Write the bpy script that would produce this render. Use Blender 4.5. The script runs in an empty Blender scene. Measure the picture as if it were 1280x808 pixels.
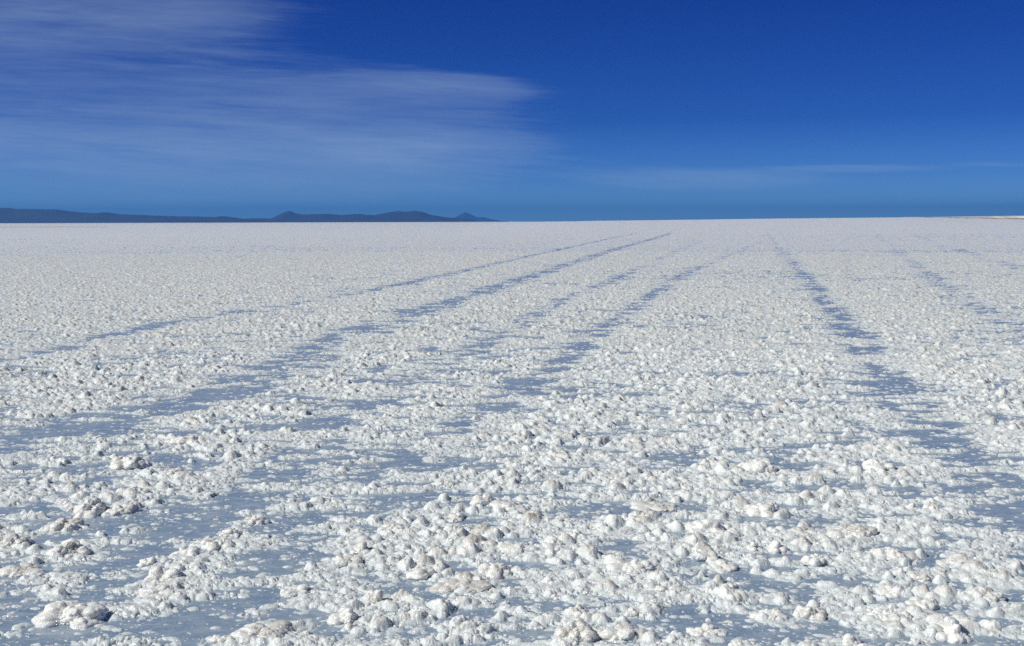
import bpy, math, random
import numpy as np
from mathutils import Vector, Matrix, Euler

R = math.radians
C = bpy.context.scene.collection
rng = np.random.default_rng(11)
random.seed(11)

# ------------------------------------------------------------------ camera
EYE = 1.6
F = 1400.0                       # focal length in photograph pixels (1280 wide)
PITCH, ROLL = R(5.17), R(0.17)
cam_d = bpy.data.cameras.new('camera')
cam = bpy.data.objects.new('camera', cam_d)
C.objects.link(cam)
cam_d.sensor_width = 36.0
cam_d.lens = F / 1280 * 36
cam_d.clip_start = 0.05
cam_d.clip_end = 300000
MR = Matrix.Rotation(R(90) - PITCH, 4, 'X') @ Matrix.Rotation(-ROLL, 4, 'Z')
cam.matrix_world = Matrix.Translation((0, 0, EYE)) @ MR
bpy.context.scene.camera = cam


def ground(px, py, z=0.0):
    """where the sight line through a photograph pixel meets the ground"""
    v = MR.to_3x3() @ Vector(((px - 640) / F, (404 - py) / F, -1))
    t = (z - EYE) / v.z
    return v.x * t, v.y * t


# ------------------------------------------------------------------ noise
def hsh(ix, iy, seed):
    h = ix.astype(np.uint32) * np.uint32(0x9E3779B1) ^ (iy.astype(np.uint32) * np.uint32(0x85EBCA77)) ^ np.uint32((seed * 0xC2B2AE3D) & 0xFFFFFFFF)
    h ^= h >> np.uint32(15)
    h *= np.uint32(0x2C1B3C6D)
    h ^= h >> np.uint32(12)
    h *= np.uint32(0x297A2D39)
    h ^= h >> np.uint32(15)
    return h


def vnoise(x, y, seed):
    fx, fy = np.floor(x), np.floor(y)
    ix, iy = fx.astype(np.int64), fy.astype(np.int64)
    tx, ty = (x - fx).astype(np.float32), (y - fy).astype(np.float32)
    tx = tx * tx * (3 - 2 * tx)
    ty = ty * ty * (3 - 2 * ty)
    g = lambda a, b: (hsh(ix + a, iy + b, seed) & np.uint32(0xFFFF)).astype(np.float32) * np.float32(1 / 65535)
    a = g(0, 0) * (1 - tx) + g(1, 0) * tx
    b = g(0, 1) * (1 - tx) + g(1, 1) * tx
    return a * (1 - ty) + b * ty


def fbm(x, y, scale, seed, octs=3, ax=1.0):
    s, amp, tot = 0, 1.0, 0
    for k in range(octs):
        f = 2.03 ** k / scale
        s = s + amp * vnoise(x * f / ax + 17.3 * k, y * f + 5.1 * k, seed + k)
        tot += amp
        amp *= 0.55
    return s / tot


def domes(x, y, cell, seed, rlo, rhi, dens, asp, ax=1.0, soft=5.0, p=.5):
    """union of rounded caps, one candidate per cell; asp = height/radius"""
    gx, gy = x / (cell * ax), y / cell
    ix, iy = np.floor(gx).astype(np.int64), np.floor(gy).astype(np.int64)
    fx, fy = (gx - ix).astype(np.float32), (gy - iy).astype(np.float32)
    out = np.zeros(x.shape, np.float32)
    wid = np.zeros(x.shape, np.float32)
    for dx in (-1, 0, 1):
        for dy in (-1, 0, 1):
            h = hsh(ix + dx, iy + dy, seed)
            jx = (h & np.uint32(1023)).astype(np.float32) / 1023
            jy = ((h >> np.uint32(10)) & np.uint32(1023)).astype(np.float32) / 1023
            q = (h >> np.uint32(20)).astype(np.float32) / 4095
            w = (h & np.uint32(0x1FFF)).astype(np.float32) / 8191
            k = np.clip((dens - q) * soft, 0, 1)
            r = (rlo + (rhi - rlo) * w) * np.sqrt(k)
            dd = r * r - (dx + jx - fx) ** 2 - (dy + jy - fy) ** 2
            hg = (np.sqrt(np.maximum(dd, 0)) if p == .5 else r * (np.maximum(dd, 0) / np.maximum(r * r, 1e-6)) ** p) * (cell * asp)
            m = hg > out
            out[m] = hg[m]
            wid[m] = q[m]
    return out, wid


def sstep(a, b, x):
    t = np.clip((x - a) / (b - a), 0, 1)
    return t * t * (3 - 2 * t)


# ------------------------------------------------------------------ wheel tracks (photo pixels -> ground)
TR = [
    ([(851, 285), (775, 296), (700, 312), (560, 344), (400, 376), (290, 392), (190, 408), (60, 440), (-160, 480)], .24, .85),
    ([(857, 288), (800, 303), (740, 321), (660, 347), (600, 366), (520, 392), (430, 418), (390, 440), (300, 485), (200, 512), (60, 545), (-160, 590)], .36, .95),
    ([(880, 300), (790, 340), (740, 362), (700, 378), (650, 405), (600, 432), (560, 450), (505, 478), (470, 508), (430, 530), (340, 600), (200, 690), (60, 770)], .22, .55),
    ([(960, 300), (860, 340), (820, 366), (770, 402), (740, 425), (690, 463), (640, 495), (590, 520), (540, 560), (400, 650), (250, 790)], .23, .66),
    ([(955, 285), (975, 312), (1010, 350), (1040, 385), (1062, 415), (1090, 445), (1115, 485), (1150, 520), (1190, 562), (1250, 620), (1380, 740)], .24, .80),
    ([(1085, 285), (1120, 312), (1165, 345), (1200, 372), (1245, 395), (1300, 425)], .25,.45),
    ([(1120, 285), (1180, 308), (1250, 328), (1330, 350)], .32, .38),
]


def track_mask(x, y):
    m = np.zeros(x.shape, np.float32)
    lane = np.zeros(x.shape, np.float32)
    for pts, w, s in TR:
        P = [ground(*p) for p in pts]
        # round the corners
        Q = [P[0]]
        for a, b in zip(P, P[1:]):
            Q += [(a[0] * .75 + b[0] * .25, a[1] * .75 + b[1] * .25), (a[0] * .25 + b[0] * .75, a[1] * .25 + b[1] * .75)]
        Q.append(P[-1])
        best = np.full(x.shape, 1e9, np.float32)
        for (ax_, ay_), (bx_, by_) in zip(Q, Q[1:]):
            vx, vy = bx_ - ax_, by_ - ay_
            l2 = vx * vx + vy * vy + 1e-9
            t = np.clip(((x - ax_) * vx + (y - ay_) * vy) / l2, 0, 1)
            d = (x - ax_ - t * vx) ** 2 + (y - ay_ - t * vy) ** 2
            best = np.minimum(best, d.astype(np.float32))
        d = np.sqrt(best)
        fade = 1 - (.0 if TR.index((pts, w, s)) < 2 else .65) * sstep(16, 60, np.hypot(x, y))
        m = np.maximum(m, s * fade * (1 - sstep(w * .3, w * 1.3, d)))
        lane = np.maximum(lane, (.45 + .55 * s) * (1 - sstep(w * .9, w * 2.0, d)))
    # rime grows back over the ruts in ragged cross streaks
    rag = fbm(x + .2 * vnoise(x * 3, y * 3, 15), y, .085, 17, 3, 2.8)
    return (m * (1 - .75 * sstep(.44, .62, rag))).astype(np.float32), lane.astype(np.float32)


# ------------------------------------------------------------------ the lie of the land
def swell(x, y):
    """the flat climbs very gently to the right, a few hundred metres off"""
    r = np.hypot(x, y)
    u = np.where(y > 1, x / np.maximum(y, 1), 0)
    e = np.interp(u, [-.46, 0, .115, .23, .35, .46], [0, 0, .0008, .0019, .0026, .0005])
    w = sstep(-.06, .08, u)
    return ((EYE + e * 420) * w * sstep(90, 420, r)).astype(np.float64)


def density(x, y, wx, wy, r):
    big = fbm(x, y, 2.6, 5, 3, 1.3)
    mid = fbm(wx, wy, .30, 9, 3, 1.7)
    fin = fbm(wx, wy, .095, 12, 2, 1.9)
    return .50 + .12 * sstep(5, 24, r) + .10 * sstep(45, 120, r) + .80 * (mid - .5) + .26 * (big - .5) + .30 * (fbm(x, y, 11.0, 7, 2, 1.6) - .5) + 1.05 * (fin - .5)


def crust(x, y, r):
    """height of the salt crust and its tint of dust plus painted shade; negative = bare"""
    tm, lane = track_mask(x, y)
    wx = x + .03 * (fbm(x, y, .09, 71, 2) - .5) + .1 * (fbm(x, y, .5, 73, 2) - .5)
    wy = y + .03 * (fbm(x, y, .09, 72, 2) - .5) + .1 * (fbm(x, y, .5, 74, 2) - .5)
    D = density(x, y, wx, wy, r) - tm * .56 * (1 - .35 * (1 - sstep(5, 13, r)))
    D = D.astype(np.float32)
    # low rime of beads
    h1, w1 = domes(wx, wy, .030, 21, .35, .85, np.clip(D * 1.35 - .05, .17, 1), .36, 1.25)
    h = h1
    near = r < 16
    if near.any():
        hb, _ = domes(wx[near], wy[near], .0125, 22, .4, .8, np.clip(D[near] * 1.3 + .06, .22, 1), .55, 1.15)
        h[near] = np.maximum(h[near], hb) + .35 * hb * (h[near] > .003)
    sheet = .012 * sstep(.35, .8, D)
    h = h + sheet * (h > 0)
    # nubs, lumps, mounds
    h2, w2 = domes(wx, wy, .052, 31, .3, .78, np.clip(D * 1.0 - .20 - lane * .30, 0, 1), .75, 1.15, p=.6)
    h3, w3 = domes(wx, wy, .088, 41, .26, .66, np.clip(D * .8 - .20 - lane * .42, 0, 1), .86, 1.1, p=.62)
    h4, w4 = domes(wx, wy, .23, 51, .25, .5, np.clip(D * .55 - .28 - lane * .4, 0, 1), .32, 1.2, p=.7)
    base = np.maximum(np.maximum(h, h2 + .3 * h), np.maximum(h3 + .3 * h2, h4 + .55 * h3))
    # knobbly growth on everything that stands up
    k = np.clip(base / .03, 0, 1)
    h5, w5 = domes(wx + .31, wy + .17, .036, 61, .35, .8, np.full(x.shape, .85, np.float32), .55)
    base = base + k * h5 * .7
    if near.any():
        h6, _ = domes(wx[near], wy[near], .014, 62, .4, .8, np.full(int(near.sum()), .8, np.float32), .5)
        base[near] += k[near] * h6 * .75
    base = base * (1 - .6 * sstep(50, 350, r))
    dirt_shade = np.clip(sstep(.38, .66, fbm(x, y, .11, 81, 3)) * np.clip((base - .018) / .03, 0, 1) * (.45 + .95 * (w3 * 7.7 % 1)) * (1 + .35 * sstep(8, 20, r)), 0, 1)  # brown on raised salt: dust, plus shade specks painted in, stronger farther off
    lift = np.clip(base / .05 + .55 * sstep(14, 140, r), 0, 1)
    return base.astype(np.float64), dirt_shade.astype(np.float32), lift.astype(np.float32)


def grid_mesh(name, co, nr, nc, attrs, mat, wrap=False):
    me = bpy.data.meshes.new(name)
    i = np.arange(nr - 1)[:, None] * nc
    j = np.arange(nc - 1)[None, :]
    a = (i + j).ravel()
    quads = np.stack([a, a + nc, a + nc + 1, a + 1], 1)[:, ::-1].astype(np.int32)
    me.vertices.add(nr * nc)
    me.vertices.foreach_set('co', co.astype(np.float32).ravel())
    me.loops.add(quads.size)
    me.loops.foreach_set('vertex_index', quads.ravel())
    me.polygons.add(len(quads))
    me.polygons.foreach_set('loop_start', np.arange(0, quads.size, 4, dtype=np.int32))
    me.polygons.foreach_set('use_smooth', np.ones(len(quads), bool))
    for k, v in attrs.items():
        at = me.attributes.new(k, 'FLOAT', 'POINT')
        at.data.foreach_set('value', v.astype(np.float32).ravel())
    me.update(calc_edges=True)
    me.materials.append(mat)
    return me


# ------------------------------------------------------------------ materials
def nt(name):
    m = bpy.data.materials.new(name)
    m.use_nodes = True
    t = m.node_tree
    t.nodes.clear()
    return m, t


def N(t, typ, **kw):
    n = t.nodes.new(typ)
    for k, v in kw.items():
        if k in n.inputs:
            n.inputs[k].default_value = v
        else:
            setattr(n, k, v)
    return n


def mixc(t, fac, a, b):
    n = t.nodes.new('ShaderNodeMix')
    n.data_type = 'RGBA'
    for s, v in ((n.inputs[0], fac), (n.inputs[6], a), (n.inputs[7], b)):
        if hasattr(v, 'is_linked'):
            t.links.new(v, s)
        else:
            s.default_value = v if not isinstance(v, tuple) else (*v, 1)
    return n.outputs[2]


def math_(t, op, *vals, clamp=False):
    n = t.nodes.new('ShaderNodeMath')
    n.operation = op
    n.use_clamp = clamp
    for s, v in zip(n.inputs, vals):
        if hasattr(v, 'is_linked'):
            t.links.new(v, s)
        else:
            s.default_value = v
    return n.outputs[0]


def salt_material(name, attr=True):
    m, t = nt(name)
    L = t.links.new
    pos = N(t, 'ShaderNodeNewGeometry').outputs['Position']
    out = N(t, 'ShaderNodeOutputMaterial')
    bs = N(t, 'ShaderNodeBsdfPrincipled')
    n1 = N(t, 'ShaderNodeTexNoise', Scale=38.0, Detail=3.0, Roughness=.6)
    n2 = N(t, 'ShaderNodeTexNoise', Scale=170.0, Detail=2.0, Roughness=.6)
    n3 = N(t, 'ShaderNodeTexNoise', Scale=9.0, Detail=3.0)
    for n in (n1, n2, n3):
        L(pos, n.inputs['Vector'])
    if attr:
        dirt_shade = N(t, 'ShaderNodeAttribute', attribute_name='dirt_shade').outputs['Fac']
        lift = N(t, 'ShaderNodeAttribute', attribute_name='lift').outputs['Fac']
    else:
        dirt_shade = N(t, 'ShaderNodeAttribute', attribute_name='dirt_shade').outputs['Fac']
        lift = 1.0
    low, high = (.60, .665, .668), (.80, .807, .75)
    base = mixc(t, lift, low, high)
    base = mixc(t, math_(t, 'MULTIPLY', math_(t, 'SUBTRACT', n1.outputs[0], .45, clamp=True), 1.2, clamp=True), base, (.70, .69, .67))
    d = math_(t, 'MULTIPLY', dirt_shade, math_(t, 'ADD', math_(t, 'MULTIPLY', n1.outputs[0], 1.1), .1), clamp=True)
    base = mixc(t, d, base, (.39, .345, .285))  # brown for dust and for shade painted into the salt colour
    L(base, bs.inputs['Base Color'])
    bs.inputs['Roughness'].default_value = .42
    bs.inputs['IOR'].default_value = 1.5
    bs.inputs['Subsurface Weight'].default_value = .6
    bs.inputs['Subsurface Radius'].default_value = (.030, .028, .024)
    bs.inputs['Subsurface Scale'].default_value = 1.0
    vor = N(t, 'ShaderNodeTexVoronoi', Scale=210.0)
    L(pos, vor.inputs['Vector'])
    # single crystals that catch the light
    rg = N(t, 'ShaderNodeMapRange')
    L(n2.outputs[0], rg.inputs[0])
    rg.inputs[1].default_value = .42
    rg.inputs[2].default_value = .66
    rg.inputs[3].default_value = .55
    rg.inputs[4].default_value = .16
    L(rg.outputs[0], bs.inputs['Roughness'])
    b1 = N(t, 'ShaderNodeBump', Strength=.55, Distance=.006)
    L(n1.outputs[0], b1.inputs['Height'])
    b2 = N(t, 'ShaderNodeBump', Strength=.6, Distance=.0025)
    L(vor.outputs['Distance'], b2.inputs['Height'])
    L(b1.outputs[0], b2.inputs['Normal'])
    fc = N(t, 'ShaderNodeTexVoronoi', Scale=190.0)
    L(pos, fc.inputs['Vector'])
    sep = N(t, 'ShaderNodeSeparateColor')
    L(fc.outputs['Color'], sep.inputs[0])
    msk = math_(t, 'GREATER_THAN', sep.outputs[2], .74)
    tilt = N(t, 'ShaderNodeVectorMath', operation='SUBTRACT')
    L(fc.outputs['Color'], tilt.inputs[0])
    tilt.inputs[1].default_value = (.5, .5, .87)
    sc_ = N(t, 'ShaderNodeVectorMath', operation='SCALE')
    L(tilt.outputs[0], sc_.inputs[0])
    L(math_(t, 'MULTIPLY', msk, 1.5), sc_.inputs['Scale'])
    add = N(t, 'ShaderNodeVectorMath', operation='ADD')
    L(b2.outputs[0], add.inputs[0]); L(sc_.outputs[0], add.inputs[1])
    nrm = N(t, 'ShaderNodeVectorMath', operation='NORMALIZE')
    L(add.outputs[0], nrm.inputs[0])
    bs.inputs['Coat Weight'].default_value = 1.0
    bs.inputs['Coat Roughness'].default_value = .2
    L(nrm.outputs[0], bs.inputs['Coat Normal'])
    L(math_(t, 'MULTIPLY', msk, .9), bs.inputs['Coat Weight'])
    L(b2.outputs[0], bs.inputs['Normal'])
    L(bs.outputs[0], out.inputs['Surface'])
    return m


def flat_material():
    m, t = nt('wet_salt_pan')
    L = t.links.new
    pos = N(t, 'ShaderNodeNewGeometry').outputs['Position']
    out = N(t, 'ShaderNodeOutputMaterial')
    bs = N(t, 'ShaderNodeBsdfPrincipled')
    n1 = N(t, 'ShaderNodeTexNoise', Scale=2.2, Detail=4.0)
    n2 = N(t, 'ShaderNodeTexNoise', Scale=60.0, Detail=3.0, Roughness=.65)
    n3 = N(t, 'ShaderNodeTexNoise', Scale=260.0, Detail=2.0)
    for n in (n1, n2, n3):
        L(pos, n.inputs['Vector'])
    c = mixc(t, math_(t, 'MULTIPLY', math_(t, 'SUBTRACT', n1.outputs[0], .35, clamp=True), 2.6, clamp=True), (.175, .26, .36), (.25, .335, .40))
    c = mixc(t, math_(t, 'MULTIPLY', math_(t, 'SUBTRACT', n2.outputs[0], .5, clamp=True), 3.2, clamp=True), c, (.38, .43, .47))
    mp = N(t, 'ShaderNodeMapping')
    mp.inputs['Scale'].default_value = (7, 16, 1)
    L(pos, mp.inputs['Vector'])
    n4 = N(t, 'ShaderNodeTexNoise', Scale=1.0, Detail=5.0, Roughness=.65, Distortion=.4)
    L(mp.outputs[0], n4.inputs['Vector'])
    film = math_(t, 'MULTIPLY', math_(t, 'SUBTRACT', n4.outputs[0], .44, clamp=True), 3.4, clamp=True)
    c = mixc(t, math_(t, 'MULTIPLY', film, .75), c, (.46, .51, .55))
    L(c, bs.inputs['Base Color'])
    rg = N(t, 'ShaderNodeMapRange')
    L(n2.outputs[0], rg.inputs[0])
    rg.inputs[1].default_value = .3
    rg.inputs[2].default_value = .7
    rg.inputs[3].default_value = .16
    rg.inputs[4].default_value = .38
    L(rg.outputs[0], bs.inputs['Roughness'])
    bs.inputs['IOR'].default_value = 1.45
    b = N(t, 'ShaderNodeBump', Strength=.35, Distance=.003)
    L(n2.outputs[0], b.inputs['Height'])
    b2 = N(t, 'ShaderNodeBump', Strength=.3, Distance=.001)
    L(n3.outputs[0], b2.inputs['Height'])
    L(b.outputs[0], b2.inputs['Normal'])
    L(b2.outputs[0], bs.inputs['Normal'])
    L(bs.outputs[0], out.inputs['Surface'])
    return m


def rock_material(name, a, b, scale):
    m, t = nt(name)
    L = t.links.new
    pos = N(t, 'ShaderNodeNewGeometry').outputs['Position']
    out = N(t, 'ShaderNodeOutputMaterial')
    bs = N(t, 'ShaderNodeBsdfPrincipled', Roughness=.95)
    n1 = N(t, 'ShaderNodeTexNoise', Scale=scale, Detail=6.0, Roughness=.6)
    L(pos, n1.inputs['Vector'])
    c = mixc(t, math_(t, 'MULTIPLY', math_(t, 'SUBTRACT', n1.outputs[0], .35, clamp=True), 3.0, clamp=True), a, b)
    L(c, bs.inputs['Base Color'])
    L(bs.outputs[0], out.inputs['Surface'])
    return m


M_CRUST = salt_material('salt_crust')
M_LUMP = salt_material('salt_lump', False)
M_FLAT = flat_material()
M_ROCK = rock_material('volcanic_rock', (.016, .016, .018), (.036, .033, .032), .0012)
M_MUD = rock_material('salty_mud', (.24, .17, .11), (.48, .38, .28), .25)


def structure(o, label):
    o['kind'] = 'structure'
    o['label'] = label
    return o


def link(name, me):
    o = bpy.data.objects.new(name, me)
    C.objects.link(o)
    return o


# ------------------------------------------------------------------ wet pan: one sheet to the horizon
def ring_sheet(name, radii, nseg, zf, mat, r0=0.0):
    a = np.linspace(0, 2 * math.pi, nseg + 1)
    rr, aa = np.meshgrid(radii, a, indexing='ij')
    x, y = rr * np.sin(aa), rr * np.cos(aa)
    z = zf(x, y)
    return grid_mesh(name, np.stack([x, y, z], -1), len(radii), nseg + 1, {}, mat)


rad = np.concatenate([[.01], np.geomspace(1, 1500, 500), [3000, 8000, 20000, 50000]])
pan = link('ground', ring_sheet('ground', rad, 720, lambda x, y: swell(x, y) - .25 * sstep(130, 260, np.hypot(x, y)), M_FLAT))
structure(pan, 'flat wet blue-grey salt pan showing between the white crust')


# ------------------------------------------------------------------ salt crust: everything nobody could count
def rows(r0, r1, step):
    return np.exp(np.arange(math.log(r0), math.log(r1), step))


HALF = .55


def crust_block(radii, ncf):
    fine = np.linspace(-HALF, HALF, ncf)
    coarse = np.geomspace(HALF * 1.02, math.pi, 70)
    a = np.concatenate([-coarse[::-1], fine, coarse])
    rr, aa = np.meshgrid(radii, a, indexing='ij')
    # break up the rows and columns so that no lattice shows
    dr = np.gradient(radii)[:, None]
    da = np.gradient(a)[None, :]
    rr = rr + dr * rng.uniform(-.3, .3, rr.shape)
    aa = aa + da * rng.uniform(-.3, .3, rr.shape)
    aa[:, 0], aa[:, -1] = -math.pi, math.pi
    rr[:, -1] = rr[:, 0]
    x, y = (rr * np.sin(aa)), (rr * np.cos(aa))
    z = np.empty(x.shape)
    D = np.empty(x.shape, np.float32)
    Lf = np.empty(x.shape, np.float32)
    step = max(1, 400000 // x.shape[1])
    for s in range(0, len(radii), step):
        sl = slice(s, s + step)
        h, d, l = crust(x[sl].ravel(), y[sl].ravel(), rr[sl].ravel())
        sh = x[sl].shape
        z[sl], D[sl], Lf[sl] = h.reshape(sh), d.reshape(sh), l.reshape(sh)
    z = z - .004
    z = z + swell(x, y)
    return np.stack([x, y, z], -1), len(radii), len(a), D, Lf


import os
Q = 1.0
blocks = [
    (rows(1.2, 3.3, .012), 400),
    (rows(3.28, 14.0, .00125 / Q), int(1750 * Q)),
    (np.concatenate([rows(13.98, 60, .0021 / Q), rows(60.2, 2500, .0045 / Q)]), int(1300 * Q)),
]
co, faces_n, DD, LL, quads = [], 0, [], [], []
off = 0
for radii, ncf in blocks:
    p, nr, nc, D, Lf = crust_block(radii, ncf)
    i = np.arange(nr - 1)[:, None] * nc
    j = np.arange(nc - 1)[None, :]
    a = (i + j).ravel() + off
    quads.append(np.stack([a + 1, a + nc + 1, a + nc, a], 1).astype(np.int32))
    co.append(p.reshape(-1, 3)); DD.append(D.ravel()); LL.append(Lf.ravel())
    off += nr * nc
# beyond, where no lump can be told apart, the crust closes into one white sheet
rf = np.array([2480, 5000, 12000, 30000, 49900.0])
af = np.linspace(-math.pi, math.pi, 257)
rr, aa = np.meshgrid(rf, af, indexing='ij')
xf, yf = rr * np.sin(aa), rr * np.cos(aa)
p = np.stack([xf, yf, swell(xf, yf) + .03 + .4 * (rr > 4000)], -1)
nr, nc = rr.shape
a = (np.arange(nr - 1)[:, None] * nc + np.arange(nc - 1)[None, :]).ravel() + off
quads.append(np.stack([a + 1, a + nc + 1, a + nc, a], 1).astype(np.int32))
co.append(p.reshape(-1, 3)); DD.append(np.zeros(nr * nc)); LL.append(np.full(nr * nc, .6))
co = np.concatenate(co); quads = np.concatenate(quads)
me = bpy.data.meshes.new('salt_crust')
me.vertices.add(len(co))
me.vertices.foreach_set('co', co.astype(np.float32).ravel())
me.loops.add(quads.size)
me.loops.foreach_set('vertex_index', quads.ravel())
me.polygons.add(len(quads))
me.polygons.foreach_set('loop_start', np.arange(0, quads.size, 4, dtype=np.int32))
me.polygons.foreach_set('use_smooth', np.ones(len(quads), bool))
for k, v in (('dirt_shade', np.concatenate(DD)), ('lift', np.concatenate(LL))):
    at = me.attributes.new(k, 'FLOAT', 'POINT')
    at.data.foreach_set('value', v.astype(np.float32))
me.update(calc_edges=True)
me.materials.append(M_CRUST)
cr = link('salt_crust', me)
cr['kind'] = 'stuff'
cr['label'] = 'knobbly white salt crust spreading over the pan to the horizon'
cr['category'] = 'salt crust'
del co, quads, DD, LL

# ------------------------------------------------------------------ mountains far across the salt
def mountain(name, label, dist, prof, depth, seed):
    us = np.array([(p[0] - 640) / F for p in prof]) * dist
    hs = np.array([max(p[1], 0) for p in prof]) / F * dist
    nx, ny = 420, 60
    x = np.linspace(us[0], us[-1], nx)
    H = np.interp(x, us, hs)
    H = H * (1 + .05 * (vnoise(x / 190 + 3, x * 0 + seed, seed) - .5)) * sstep(0, .04, (x - us[0]) / (us[-1] - us[0]) + .02) 
    v = np.linspace(-1, 1, ny)
    X, V = np.meshgrid(x, v, indexing='ij')
    off_ = 700 * (vnoise(X / 2600, V * 0 + .5, seed + 1) - .5)
    rel = (1 - np.abs(V)) ** 1.25
    gully = vnoise(X / 420, V * 2.2 + X / 1500, seed + 2) * .6 + vnoise(X / 160, V * 4, seed + 3) * .4
    Z = H[:, None] * rel * (1 - .55 * (1 - rel) * gully) - 3
    Y = dist + V * depth / 2 + off_
    a = np.stack([X, Y, Z], -1)
    o = link(name, grid_mesh(name, a[:, ::-1], nx, ny, {}, M_ROCK))
    structure(o, label)
    return o


B0 = 279.5
mountain('mountain_range', 'long low blue mountain range stepping down along the left horizon', 22000,
         [(x, B0 - y) for x, y in [(-700, 279), (-600, 268), (-500, 262), (-400, 265), (-300, 259), (-200, 262), (-100, 258), (-40, 259.5), (0, 260), (14, 259.2), (26, 261), (60, 261.5), (75, 262), (100, 265.6), (120, 266.8), (136, 266), (152, 268.5), (180, 269.4), (210, 270.6), (260, 271.8), (274, 272), (284, 271), (292, 272.2), (305, 274), (320, 274.5), (335, 277), (350, 279.3)]], 4200, 301)
B1 = 278.6
mountain('mountain', 'blue double-humped mountain ridge with a small peak, left of centre on the horizon', 25000,
         [(x, B1 - y) for x, y in [(295, 278.4), (303, 275), (315, 273.3), (328, 272.8), (342, 273.4), (348, 270), (356, 266), (365, 264), (372, 266.8), (380, 268.4), (410, 267.6), (430, 269.4), (452, 268), (470, 269.8), (485, 266.6), (500, 264.4), (509, 265.2), (520, 264.4), (531, 266), (540, 269.5), (560, 272.8), (575, 273.2), (590, 275), (600, 278.4)]], 3600, 321)
B2 = 278.3
mountain('mountain', 'faint pointed cone standing behind the right end of the mountains', 46000,
         [(x, B2 - y) for x, y in [(560, 278), (568, 273.5), (575, 269.2), (582, 265.6), (590, 269.2), (597, 272.4), (605, 272), (615, 275), (630, 277.5), (640, 278.2)]], 3000, 341)


# far low bank of salt with a strip of wet mud at its foot, right; another thin strip on the left
def bank(name, label, pts, wdt, hgt, mat, seed):
    n = 160
    P = np.array(pts, float)
    tt = np.linspace(0, 1, n)
    k = np.linspace(0, 1, len(P))
    X, Y, Z = (np.interp(tt, k, P[:, i]) for i in range(3))
    W = wdt * np.minimum(1, sstep(0, .25, tt) + .05) * (.8 + .4 * vnoise(tt * 30, tt * 0, seed))
    rows_ = []
    for v in np.linspace(-1, 1, 9):
        top = Z + hgt * (.8 + .4 * vnoise(tt * 60, tt * 0 + v, seed + 1))
        g0 = swell(X, Y + W * v) - 1.2
        zz = g0 + (top - g0) * (1 - abs(v) ** 6) if abs(v) < 1 else g0
        rows_.append(np.stack([X, Y + W * v, zz], -1))
    a = np.array(rows_)
    o = link(name, grid_mesh(name, a[:, ::-1], 9, n, {}, mat))
    structure(o, label)


zs = lambda x, y: float(swell(np.array([x]), np.array([y]))[0])
def on(px, py, dist):
    v = MR.to_3x3() @ Vector(((px - 640) / F, (404 - py) / F, -1))
    return (v.x / v.y * dist, dist, EYE + v.z / v.y * dist)
bank('mud_strip', 'thin brown strip of mud under the far right bank', [on(1128, 271.9, 455), on(1180, 272.2, 452), on(1230, 272.8, 450), on(1280, 273.3, 450), on(1420, 274.6, 450)], 10, .16, M_MUD, 5)
bank('salt_bank', 'low white bank rising at the right edge of the horizon', [on(1090, 273.0, 520), on(1180, 271.8, 520), on(1280, 270.4, 520), on(1450, 268.6, 520)], 25, .2, M_CRUST, 8)
bank('mud_strip', 'faint reddish strip of mud lying far off on the left', [(-158, 440, .03), (-180, 440, .10), (-220, 440, .11), (-330, 440, .12)], 7, .05, M_MUD, 9)


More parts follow.
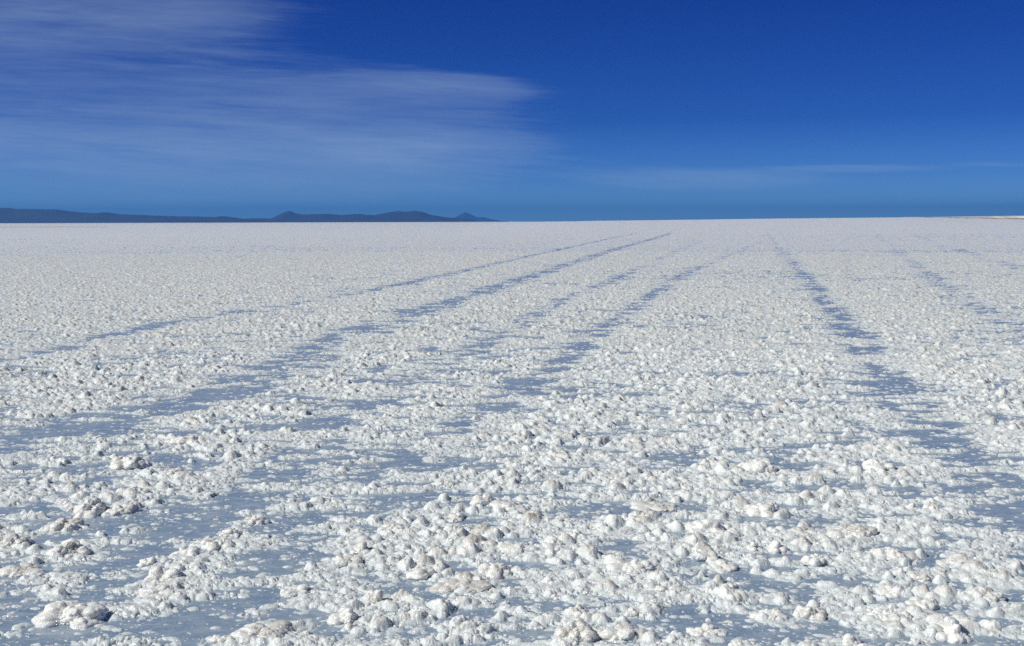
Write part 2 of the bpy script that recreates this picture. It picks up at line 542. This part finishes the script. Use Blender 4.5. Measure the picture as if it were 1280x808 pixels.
# ------------------------------------------------------------------ salt lumps: the ones that stand out, each its own thing
def lump_mesh(i, sub=5, kind='round', dirty=None, side=None):
    g = np.random.default_rng(900 + i)
    import bmesh
    bm = bmesh.new()
    bmesh.ops.create_icosphere(bm, subdivisions=sub, radius=1)
    d = np.array([v.co[:] for v in bm.verts])
    fl = np.array([[v.index for v in f.verts] for f in bm.faces], np.int32)
    bm.free()
    r = np.full(len(d), .30)
    nl = g.integers(15, 26)
    for k in range(nl):
        a = g.uniform(0, 2 * math.pi)
        q = g.uniform(0, 1) ** .6
        if k < 9:
            c = np.array([math.cos(a) * q * .62, math.sin(a) * q * .5, g.uniform(-.05, .12)])
            rho = g.uniform(.20, .34)
        else:
            c = np.array([math.cos(a) * q * .42, math.sin(a) * q * .36, g.uniform(.12, .46) * (1 - q * .5)])
            rho = g.uniform(.11, .25)
            if kind == 'double':
                c = np.array([(-.3 if k % 2 else .3) + g.uniform(-.12, .12), g.uniform(-.15, .15), g.uniform(.15, .42)])
            elif kind == 'peak':
                c = np.array([g.uniform(-.16, .2), g.uniform(-.15, .15), g.uniform(.15, .62)])
            elif kind == 'flat':
                c[2] *= .55
            elif kind == 'long':
                c = np.array([g.uniform(-.6, .6), g.uniform(-.16, .16), g.uniform(.05, .34)])
        b = d @ c
        disc = rho * rho - (c @ c - b * b)
        tt = np.where(disc > 0, b + np.sqrt(np.maximum(disc, 0)), 0)
        r = np.maximum(r, tt)
    # soften the creases a little, then knobs of three sizes
    for cnt, al, ht in ((60, .30, .075), (240, .145, .042), (1200, .058, .016)):
        p = g.normal(size=(cnt, 3)); p /= np.linalg.norm(p, axis=1)[:, None]
        al_ = al * g.uniform(.6, 1.15, cnt)
        best = np.zeros(len(d))
        for c0 in range(0, cnt, 150):
            ang = np.arccos(np.clip(d @ p[c0:c0 + 150].T, -1, 1)) / al_[None, c0:c0 + 150]
            best = np.maximum(best, (np.sqrt(np.maximum(1 - ang * ang, 0)) * (al_[c0:c0 + 150] / al)[None]).max(1))
        r = r + best * ht
    v = d * r[:, None]
    v[:, 2] = np.where(v[:, 2] < 0, v[:, 2] * .25, v[:, 2] * g.uniform(.72, 1.0))
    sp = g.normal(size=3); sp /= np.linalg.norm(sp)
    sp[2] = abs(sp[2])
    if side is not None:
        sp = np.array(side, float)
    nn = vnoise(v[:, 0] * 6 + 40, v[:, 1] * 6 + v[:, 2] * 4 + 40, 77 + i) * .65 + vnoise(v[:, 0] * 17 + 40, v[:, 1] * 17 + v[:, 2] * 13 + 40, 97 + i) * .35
    dirt_shade = np.clip((nn - .50) * 4.0 + (d @ sp) * (.35 if side is None else 1.1), 0, 1) * sstep(.06, .28, v[:, 2]) * (g.uniform(.1, .75) if dirty is None else dirty)  # dust and painted shade in one tint, weighted towards the given side
    me = bpy.data.meshes.new('salt_lump')
    me.vertices.add(len(v)); me.vertices.foreach_set('co', v.astype(np.float32).ravel())
    me.loops.add(fl.size); me.loops.foreach_set('vertex_index', fl.ravel())
    me.polygons.add(len(fl)); me.polygons.foreach_set('loop_start', np.arange(0, fl.size, 3, dtype=np.int32))
    me.polygons.foreach_set('use_smooth', np.ones(len(fl), bool))
    at = me.attributes.new('dirt_shade', 'FLOAT', 'POINT'); at.data.foreach_set('value', dirt_shade.astype(np.float32))
    me.update(calc_edges=True)
    me.materials.append(M_LUMP)
    return me


VAR = [lump_mesh(i) for i in range(20)]
GROUP = 'salt lumps standing on the crust'


def lump(x, y, size, label, var, rz, sz=1.0):
    o = link('salt_lump', VAR[var % len(VAR)] if isinstance(var, int) else var)
    o.location = (x, y, -.004 - .0 * size)
    o.rotation_euler = (random.uniform(-.1, .1), random.uniform(-.1, .1), rz)
    s = size / 1.25
    o.scale = (s, s, s * sz)
    o['label'] = label
    o['category'] = 'salt lump'
    o['group'] = GROUP
    return o


# photo x, photo y of the foot, width in photo pixels, relative height, label
BIG = [
    (92, 775, 84, .75, 'broad crumbly white salt lump alone on grey wet salt, bottom left corner'),
    (326, 795, 76, .75, 'wide knobbly salt lump with a tan right end, bottom edge left of centre'),
    (276, 803, 38, .9, 'round white lump touching the left end of the wide bottom-edge lump'),
    (433, 776, 52, .8, 'low spreading white lump in front of the peaked one, bottom left of centre'),
    (471, 755, 32, 1.2, 'peaked salt lump with dark brown right side, left of bottom centre'),
    (205, 726, 58, .8, 'double-topped white lump on a wide skirt, lower left quarter'),
    (185, 706, 26, 1.1, 'small pointed lump just behind the double-topped one, lower left'),
    (234, 694, 38, .9, 'rounded lump right behind the double-topped lump, lower left'),
    (83, 694, 52, .9, 'big salt lump with a brown top facing right, near the left edge'),
    (16, 682, 48, .9, 'brown stained lump cut by the left edge of the picture'),
    (24, 716, 56, .6, 'low flat lump at the left edge, below the brown stained one'),
    (80, 660, 50, .9, 'pale heaped lump behind the brown-topped one, near the left edge'),
    (455, 690, 34, 1.1, 'rounded lump with a dirty cap, left of the middle of the foreground'),
    (368, 742, 46, .7, 'low white lump among flat crust, right of the double-topped lump'),
    (724, 770, 40, 1.2, 'layered white lump stacked on top of the tan-grey boulder-like one'),
    (718, 796, 62, .9, 'largest smooth tan-grey lump, bottom centre'),
    (782, 796, 70, .7, 'broad bright white lump right of the tan-grey one, bottom centre'),
    (792, 712, 62, .8, 'long uneven lump with raised right end, right of foreground centre'),
    (525, 768, 30, 1.2, 'round-headed lump alone on wet salt, bottom just left of centre'),
    (575, 736, 76, .55, 'wide low mound with brown crest, foreground centre'),
    (650, 690, 60, .7, 'spread white mound behind the wide low one, foreground centre'),
    (686, 732, 30, 1.1, 'small upright lump right of the wide low mound, foreground centre'),
    (837, 742, 60, .6, 'flat-topped pale mound, right of the long uneven lump'),
    (884, 790, 48, .8, 'rugged white lump near the bottom edge, right of centre'),
    (822, 634, 66, .45, 'long smooth tan mound, right of centre behind the foreground'),
    (1066, 670, 56, .75, 'long lump with a dark notch on top, right of centre'),
    (1024, 704, 46, .9, 'white lump in the right foreground, below the notched one'),
    (970, 688, 34, 1.0, 'right one of two upright lumps side by side, right foreground'),
    (942, 687, 25, 1.2, 'left one of two upright lumps side by side, right foreground'),
    (1165, 638, 27, 1.15, 'rounded lump with brown cap at the edge of the right wheel track'),
    (1119, 697, 52, .75, 'wide white lump left of the tan one, right foreground'),
    (1196, 704, 52, .7, 'lump with a tan hollow joined to a white bar, right foreground'),
    (1152, 724, 32, 1.0, 'left one of two grey-topped lumps touching, right foreground'),
    (1175, 718, 30, 1.0, 'right one of two grey-topped lumps touching, right foreground'),
    (1232, 748, 56, .8, 'bright white lump with a brown right end, near the right edge'),
    (1104, 775, 46, .9, 'heaped white lump near the bottom right, over grey wet salt'),
    (1190, 795, 50, .9, 'tall white lump at the bottom edge, far right'),
    (1238, 789, 36, .6, 'low oval white lump with a dark right tip, bottom right corner'),
    (1012, 770, 44, .9, 'dirty-topped lump at the bottom, right of centre'),
    (1062, 806, 36, 1.1, 'pointed lump cut by the bottom edge, right of centre'),
]
taken = []
for k, (px, py, wd, sz, lab) in enumerate(BIG):
    x, y = ground(px, py)
    size = .74 * wd * math.hypot(x, y, EYE) / F
    top = 'top' in lab or 'cap' in lab or 'crest' in lab
    brown = any(q in lab for q in ('brown', 'tan', 'dirty', 'dark', 'stained', 'grey-topped'))
    kind = ('double' if 'double' in lab else 'peak' if any(q in lab for q in ('peak', 'pointed', 'tall', 'upright')) else
            'long' if 'long' in lab or 'wide' in lab or 'broad' in lab else 'flat' if 'flat' in lab or 'low' in lab else 'round')
    me_ = lump_mesh(60 + k, 6 if wd > 44 else 5, kind, .75 if brown else .10, (.75, .1, .5) if ('right' in lab and not top) else (.2, 0, .95))  # right sides take a brown of dust plus painted shade
    lump(x, y, size, lab, me_, random.uniform(-.15, .15), sz)
    taken.append((x, y, size))
MORE = [(290, 667, 26), (270, 684, 34), (155, 640, 30), (112, 641, 38), (168, 617, 27), (196, 742, 36), (430, 707, 38), (218, 594, 27), (163, 584, 38), (234, 554, 33), (320, 654, 28),
        (529, 719, 34), (556, 606, 28), (634, 637, 38), (603, 629, 28), (572, 648, 25), (490, 663, 27), (568, 665, 27), (884, 664, 42), (876, 699, 34), (693, 684, 30), (619, 717, 38),
        (1115, 741, 30), (1157, 760, 34), (963, 772, 34), (902, 710, 34), (951, 641, 42), (1001, 668, 34), (1096, 584, 36), (955, 588, 40)]
SMALL = 'small rounded salt lump, one of the many dotting the low crust'
for px, py, wd in MORE:
    x, y = ground(px, py)
    size = wd * math.hypot(x, y, EYE) / F
    lump(x, y, size, SMALL, random.randrange(20), random.uniform(0, 6.28), random.uniform(.7, 1.1))
    taken.append((x, y, size))
n = len(taken)
while n < 300:
    px, py = random.uniform(-20, 1300), 575 + 245 * random.random() ** .9
    x, y = ground(px, py)
    size = random.choice((.036, .042, .05, .062)) * random.uniform(.8, 1.25)
    xa, ya = np.array([x]), np.array([y])
    dn = density(xa, ya, xa, ya, np.hypot(xa, ya)) - track_mask(xa, ya)[1] * .5
    if dn[0] < .50 or any((x - a) ** 2 + (y - b) ** 2 < (.5 * (size + c)) ** 2 * .8 for a, b, c in taken):
        continue
    lump(x, y, size, SMALL, random.randrange(20), random.uniform(0, 6.28), random.uniform(.75, 1.3))
    taken.append((x, y, size))
    n += 1

# ------------------------------------------------------------------ air that turns the far mountains blue
def haze_box():
    import bmesh
    bm = bmesh.new()
    bmesh.ops.create_cube(bm, size=1)
    for v in bm.verts:
        v.co.x *= 110000; v.co.y *= 110000
        v.co.z = -4 if v.co.z < 0 else 700
    me = bpy.data.meshes.new('haze'); bm.to_mesh(me); bm.free()
    m, t = nt('haze')
    pv = N(t, 'ShaderNodeVolumePrincipled', Density=HAZE)
    pv.inputs['Color'].default_value = (*HAZE_C, 1)
    pv.inputs['Anisotropy'].default_value = .1
    out = N(t, 'ShaderNodeOutputMaterial')
    t.links.new(pv.outputs[0], out.inputs['Volume'])
    me.materials.append(m)
    o = link('haze', me)
    o['kind'] = 'stuff'
    o['label'] = 'thin blue air between the viewer and the far mountains'


HAZE, HAZE_C = 3.4e-5, (.10, .40, 1.0)
if True:
    haze_box()

# ------------------------------------------------------------------ sky and sun
SUN_EL, SUN_AZ = R(43), R(-108)        # azimuth from the view direction, negative = left
sd = bpy.data.lights.new('sun', 'SUN')
sd.energy = 4.1
sd.angle = R(.5)
sd.color = (1, .972, .91)
sun = link('sun', sd)
dirv = Vector((math.sin(SUN_AZ) * math.cos(SUN_EL), math.cos(SUN_AZ) * math.cos(SUN_EL), math.sin(SUN_EL)))
sun.rotation_euler = dirv.to_track_quat('Z', 'Y').to_euler()

FILT = [(0, (.36, .64, 1.0)), (.10, (.17, .36, .76)), (.22, (.070,.21,.60)), (.47, (.035, .145, .55)), (.7, (.08, .19, .46)), (1, (.17, .25, .42))]
CLOUD_C = (3.7, 5.0, 6.6)
CLOUDS = [((40, 25, 300, 44), .60), ((-60, 130, 470, 60, .0), .34), ((120, 190, 520, 66), .31), ((250, 225, 330, 50), .16), ((440, 165, 230, 62), .23),
          ((565, 113, 95, 19, -.06), .34), ((545, 182, 110, 26), .22), ((880, 226, 150, 13), .46), ((1060, 213, 110, 6), .34), ((1250, 208, 80, 8), .2), ((1190, 230, 160, 14), .14)]

w = bpy.data.worlds.new('World')
bpy.context.scene.world = w
w.use_nodes = True
t = w.node_tree
t.nodes.clear()
L = t.links.new
sky = N(t, 'ShaderNodeTexSky')
sky.sky_type = 'NISHITA'
sky.sun_disc = False
sky.sun_elevation = SUN_EL
sky.sun_rotation = SUN_AZ
sky.altitude = 3660
sky.air_density = 1.0
sky.dust_density = 0.2
sky.ozone_density = 3.0
bg = N(t, 'ShaderNodeBackground', Strength=.10)
wo = N(t, 'ShaderNodeOutputWorld')
tc = N(t, 'ShaderNodeTexCoord').outputs['Generated']
sx = N(t, 'ShaderNodeSeparateXYZ')
L(tc, sx.inputs[0])
ramp = N(t, 'ShaderNodeValToRGB')
# the deep blue of a high plateau seen through a polarising filter: a filter colour by height above the horizon
el = math_(t, 'MULTIPLY', sx.outputs['Z'], 2.5, clamp=True)
L(el, ramp.inputs[0])
cr_ = ramp.color_ramp
cr_.elements[0].position, cr_.elements[0].color = 0.0, (*FILT[0][1], 1)
cr_.elements[1].position, cr_.elements[1].color = 1.0, (*FILT[-1][1], 1)
for p_, c_ in FILT[1:-1]:
    e_ = cr_.elements.new(p_); e_.color = (*c_, 1)
mul = N(t, 'ShaderNodeMix'); mul.data_type = 'RGBA'; mul.blend_type = 'MULTIPLY'; mul.inputs[0].default_value = 1
L(sky.outputs[0], mul.inputs[6]); L(ramp.outputs[0], mul.inputs[7])
skyc = mul.outputs[2]
# cirrus: laid out by direction, far beyond everything
fy_ = math_(t, 'MAXIMUM', sx.outputs['Y'], .05)
u = math_(t, 'DIVIDE', sx.outputs['X'], fy_)
v_ = math_(t, 'DIVIDE', sx.outputs['Z'], fy_)


def blob(px, py, a, b, tilt=0.0):
    uu = math_(t, 'SUBTRACT', u, (px - 640) / F)
    vv = math_(t, 'SUBTRACT', v_, (278 - py) / F)
    vv = math_(t, 'SUBTRACT', vv, math_(t, 'MULTIPLY', uu, tilt))
    q = math_(t, 'ADD', math_(t, 'POWER', math_(t, 'ABSOLUTE', math_(t, 'DIVIDE', uu, a / F)), 2.4),
              math_(t, 'POWER', math_(t, 'ABSOLUTE', math_(t, 'DIVIDE', vv, b / F)), 2.0))
    return math_(t, 'EXPONENT', math_(t, 'MULTIPLY', q, -1.0))


def streaks(su, sv, seed, detail=6.0, tilt=0.0):
    cb = N(t, 'ShaderNodeCombineXYZ')
    L(math_(t, 'MULTIPLY', u, su), cb.inputs[0])
    L(math_(t, 'MULTIPLY', math_(t, 'SUBTRACT', v_, math_(t, 'MULTIPLY', u, tilt)), sv), cb.inputs[1])
    cb.inputs[2].default_value = seed
    n_ = N(t, 'ShaderNodeTexNoise', Scale=1.0, Detail=detail, Roughness=.55, Distortion=.35)
    L(cb.outputs[0], n_.inputs['Vector'])
    return n_.outputs[0]


tot = None
for args, wgt in CLOUDS:
    b_ = math_(t, 'MULTIPLY', blob(*args), wgt)
    tot = b_ if tot is None else math_(t, 'ADD', tot, b_)
s1 = streaks(3.2, 26, 3.3, 5.0, -.05)
s2 = streaks(9, 130, 8.1, 5.0, -.05)
s3 = streaks(30, 420, 5.7, 3.0, -.05)
sm = math_(t, 'ADD', math_(t, 'MULTIPLY', math_(t, 'SUBTRACT', s1, .5), 1.9), math_(t, 'MULTIPLY', math_(t, 'SUBTRACT', s2, .5), .9))
sm = math_(t, 'ADD', sm, math_(t, 'MULTIPLY', math_(t, 'SUBTRACT', s3, .5), .5))
# the veil has an edge of its own: where the sum falls off the streaks tear it into fingers
edge = N(t, 'ShaderNodeMapRange', interpolation_type='SMOOTHSTEP')
L(math_(t, 'ADD', tot, math_(t, 'MULTIPLY', sm, .22)), edge.inputs[0])
edge.inputs[1].default_value = .10
edge.inputs[2].default_value = .30
cl = math_(t, 'MULTIPLY', math_(t, 'MULTIPLY', math_(t, 'ADD', tot, .08), math_(t, 'ADD', sm, .95)), edge.outputs[0])
cl = math_(t, 'MULTIPLY', cl, .50, clamp=True)
cl = math_(t, 'MULTIPLY', cl, math_(t, 'GREATER_THAN', sx.outputs['Y'], .06))
skyc = mixc(t, cl, skyc, CLOUD_C)
L(skyc, bg.inputs[0])
L(bg.outputs[0], wo.inputs[0])

sc = bpy.context.scene
sc.view_settings.view_transform = 'Standard'
sc.view_settings.look = 'None'
sc.view_settings.exposure = .09
sc.view_settings.gamma = 1
sc.render.engine = 'CYCLES'
sc.cycles.max_bounces = 6
sc.cycles.diffuse_bounces = 3
sc.cycles.glossy_bounces = 3
sc.cycles.use_denoising = False
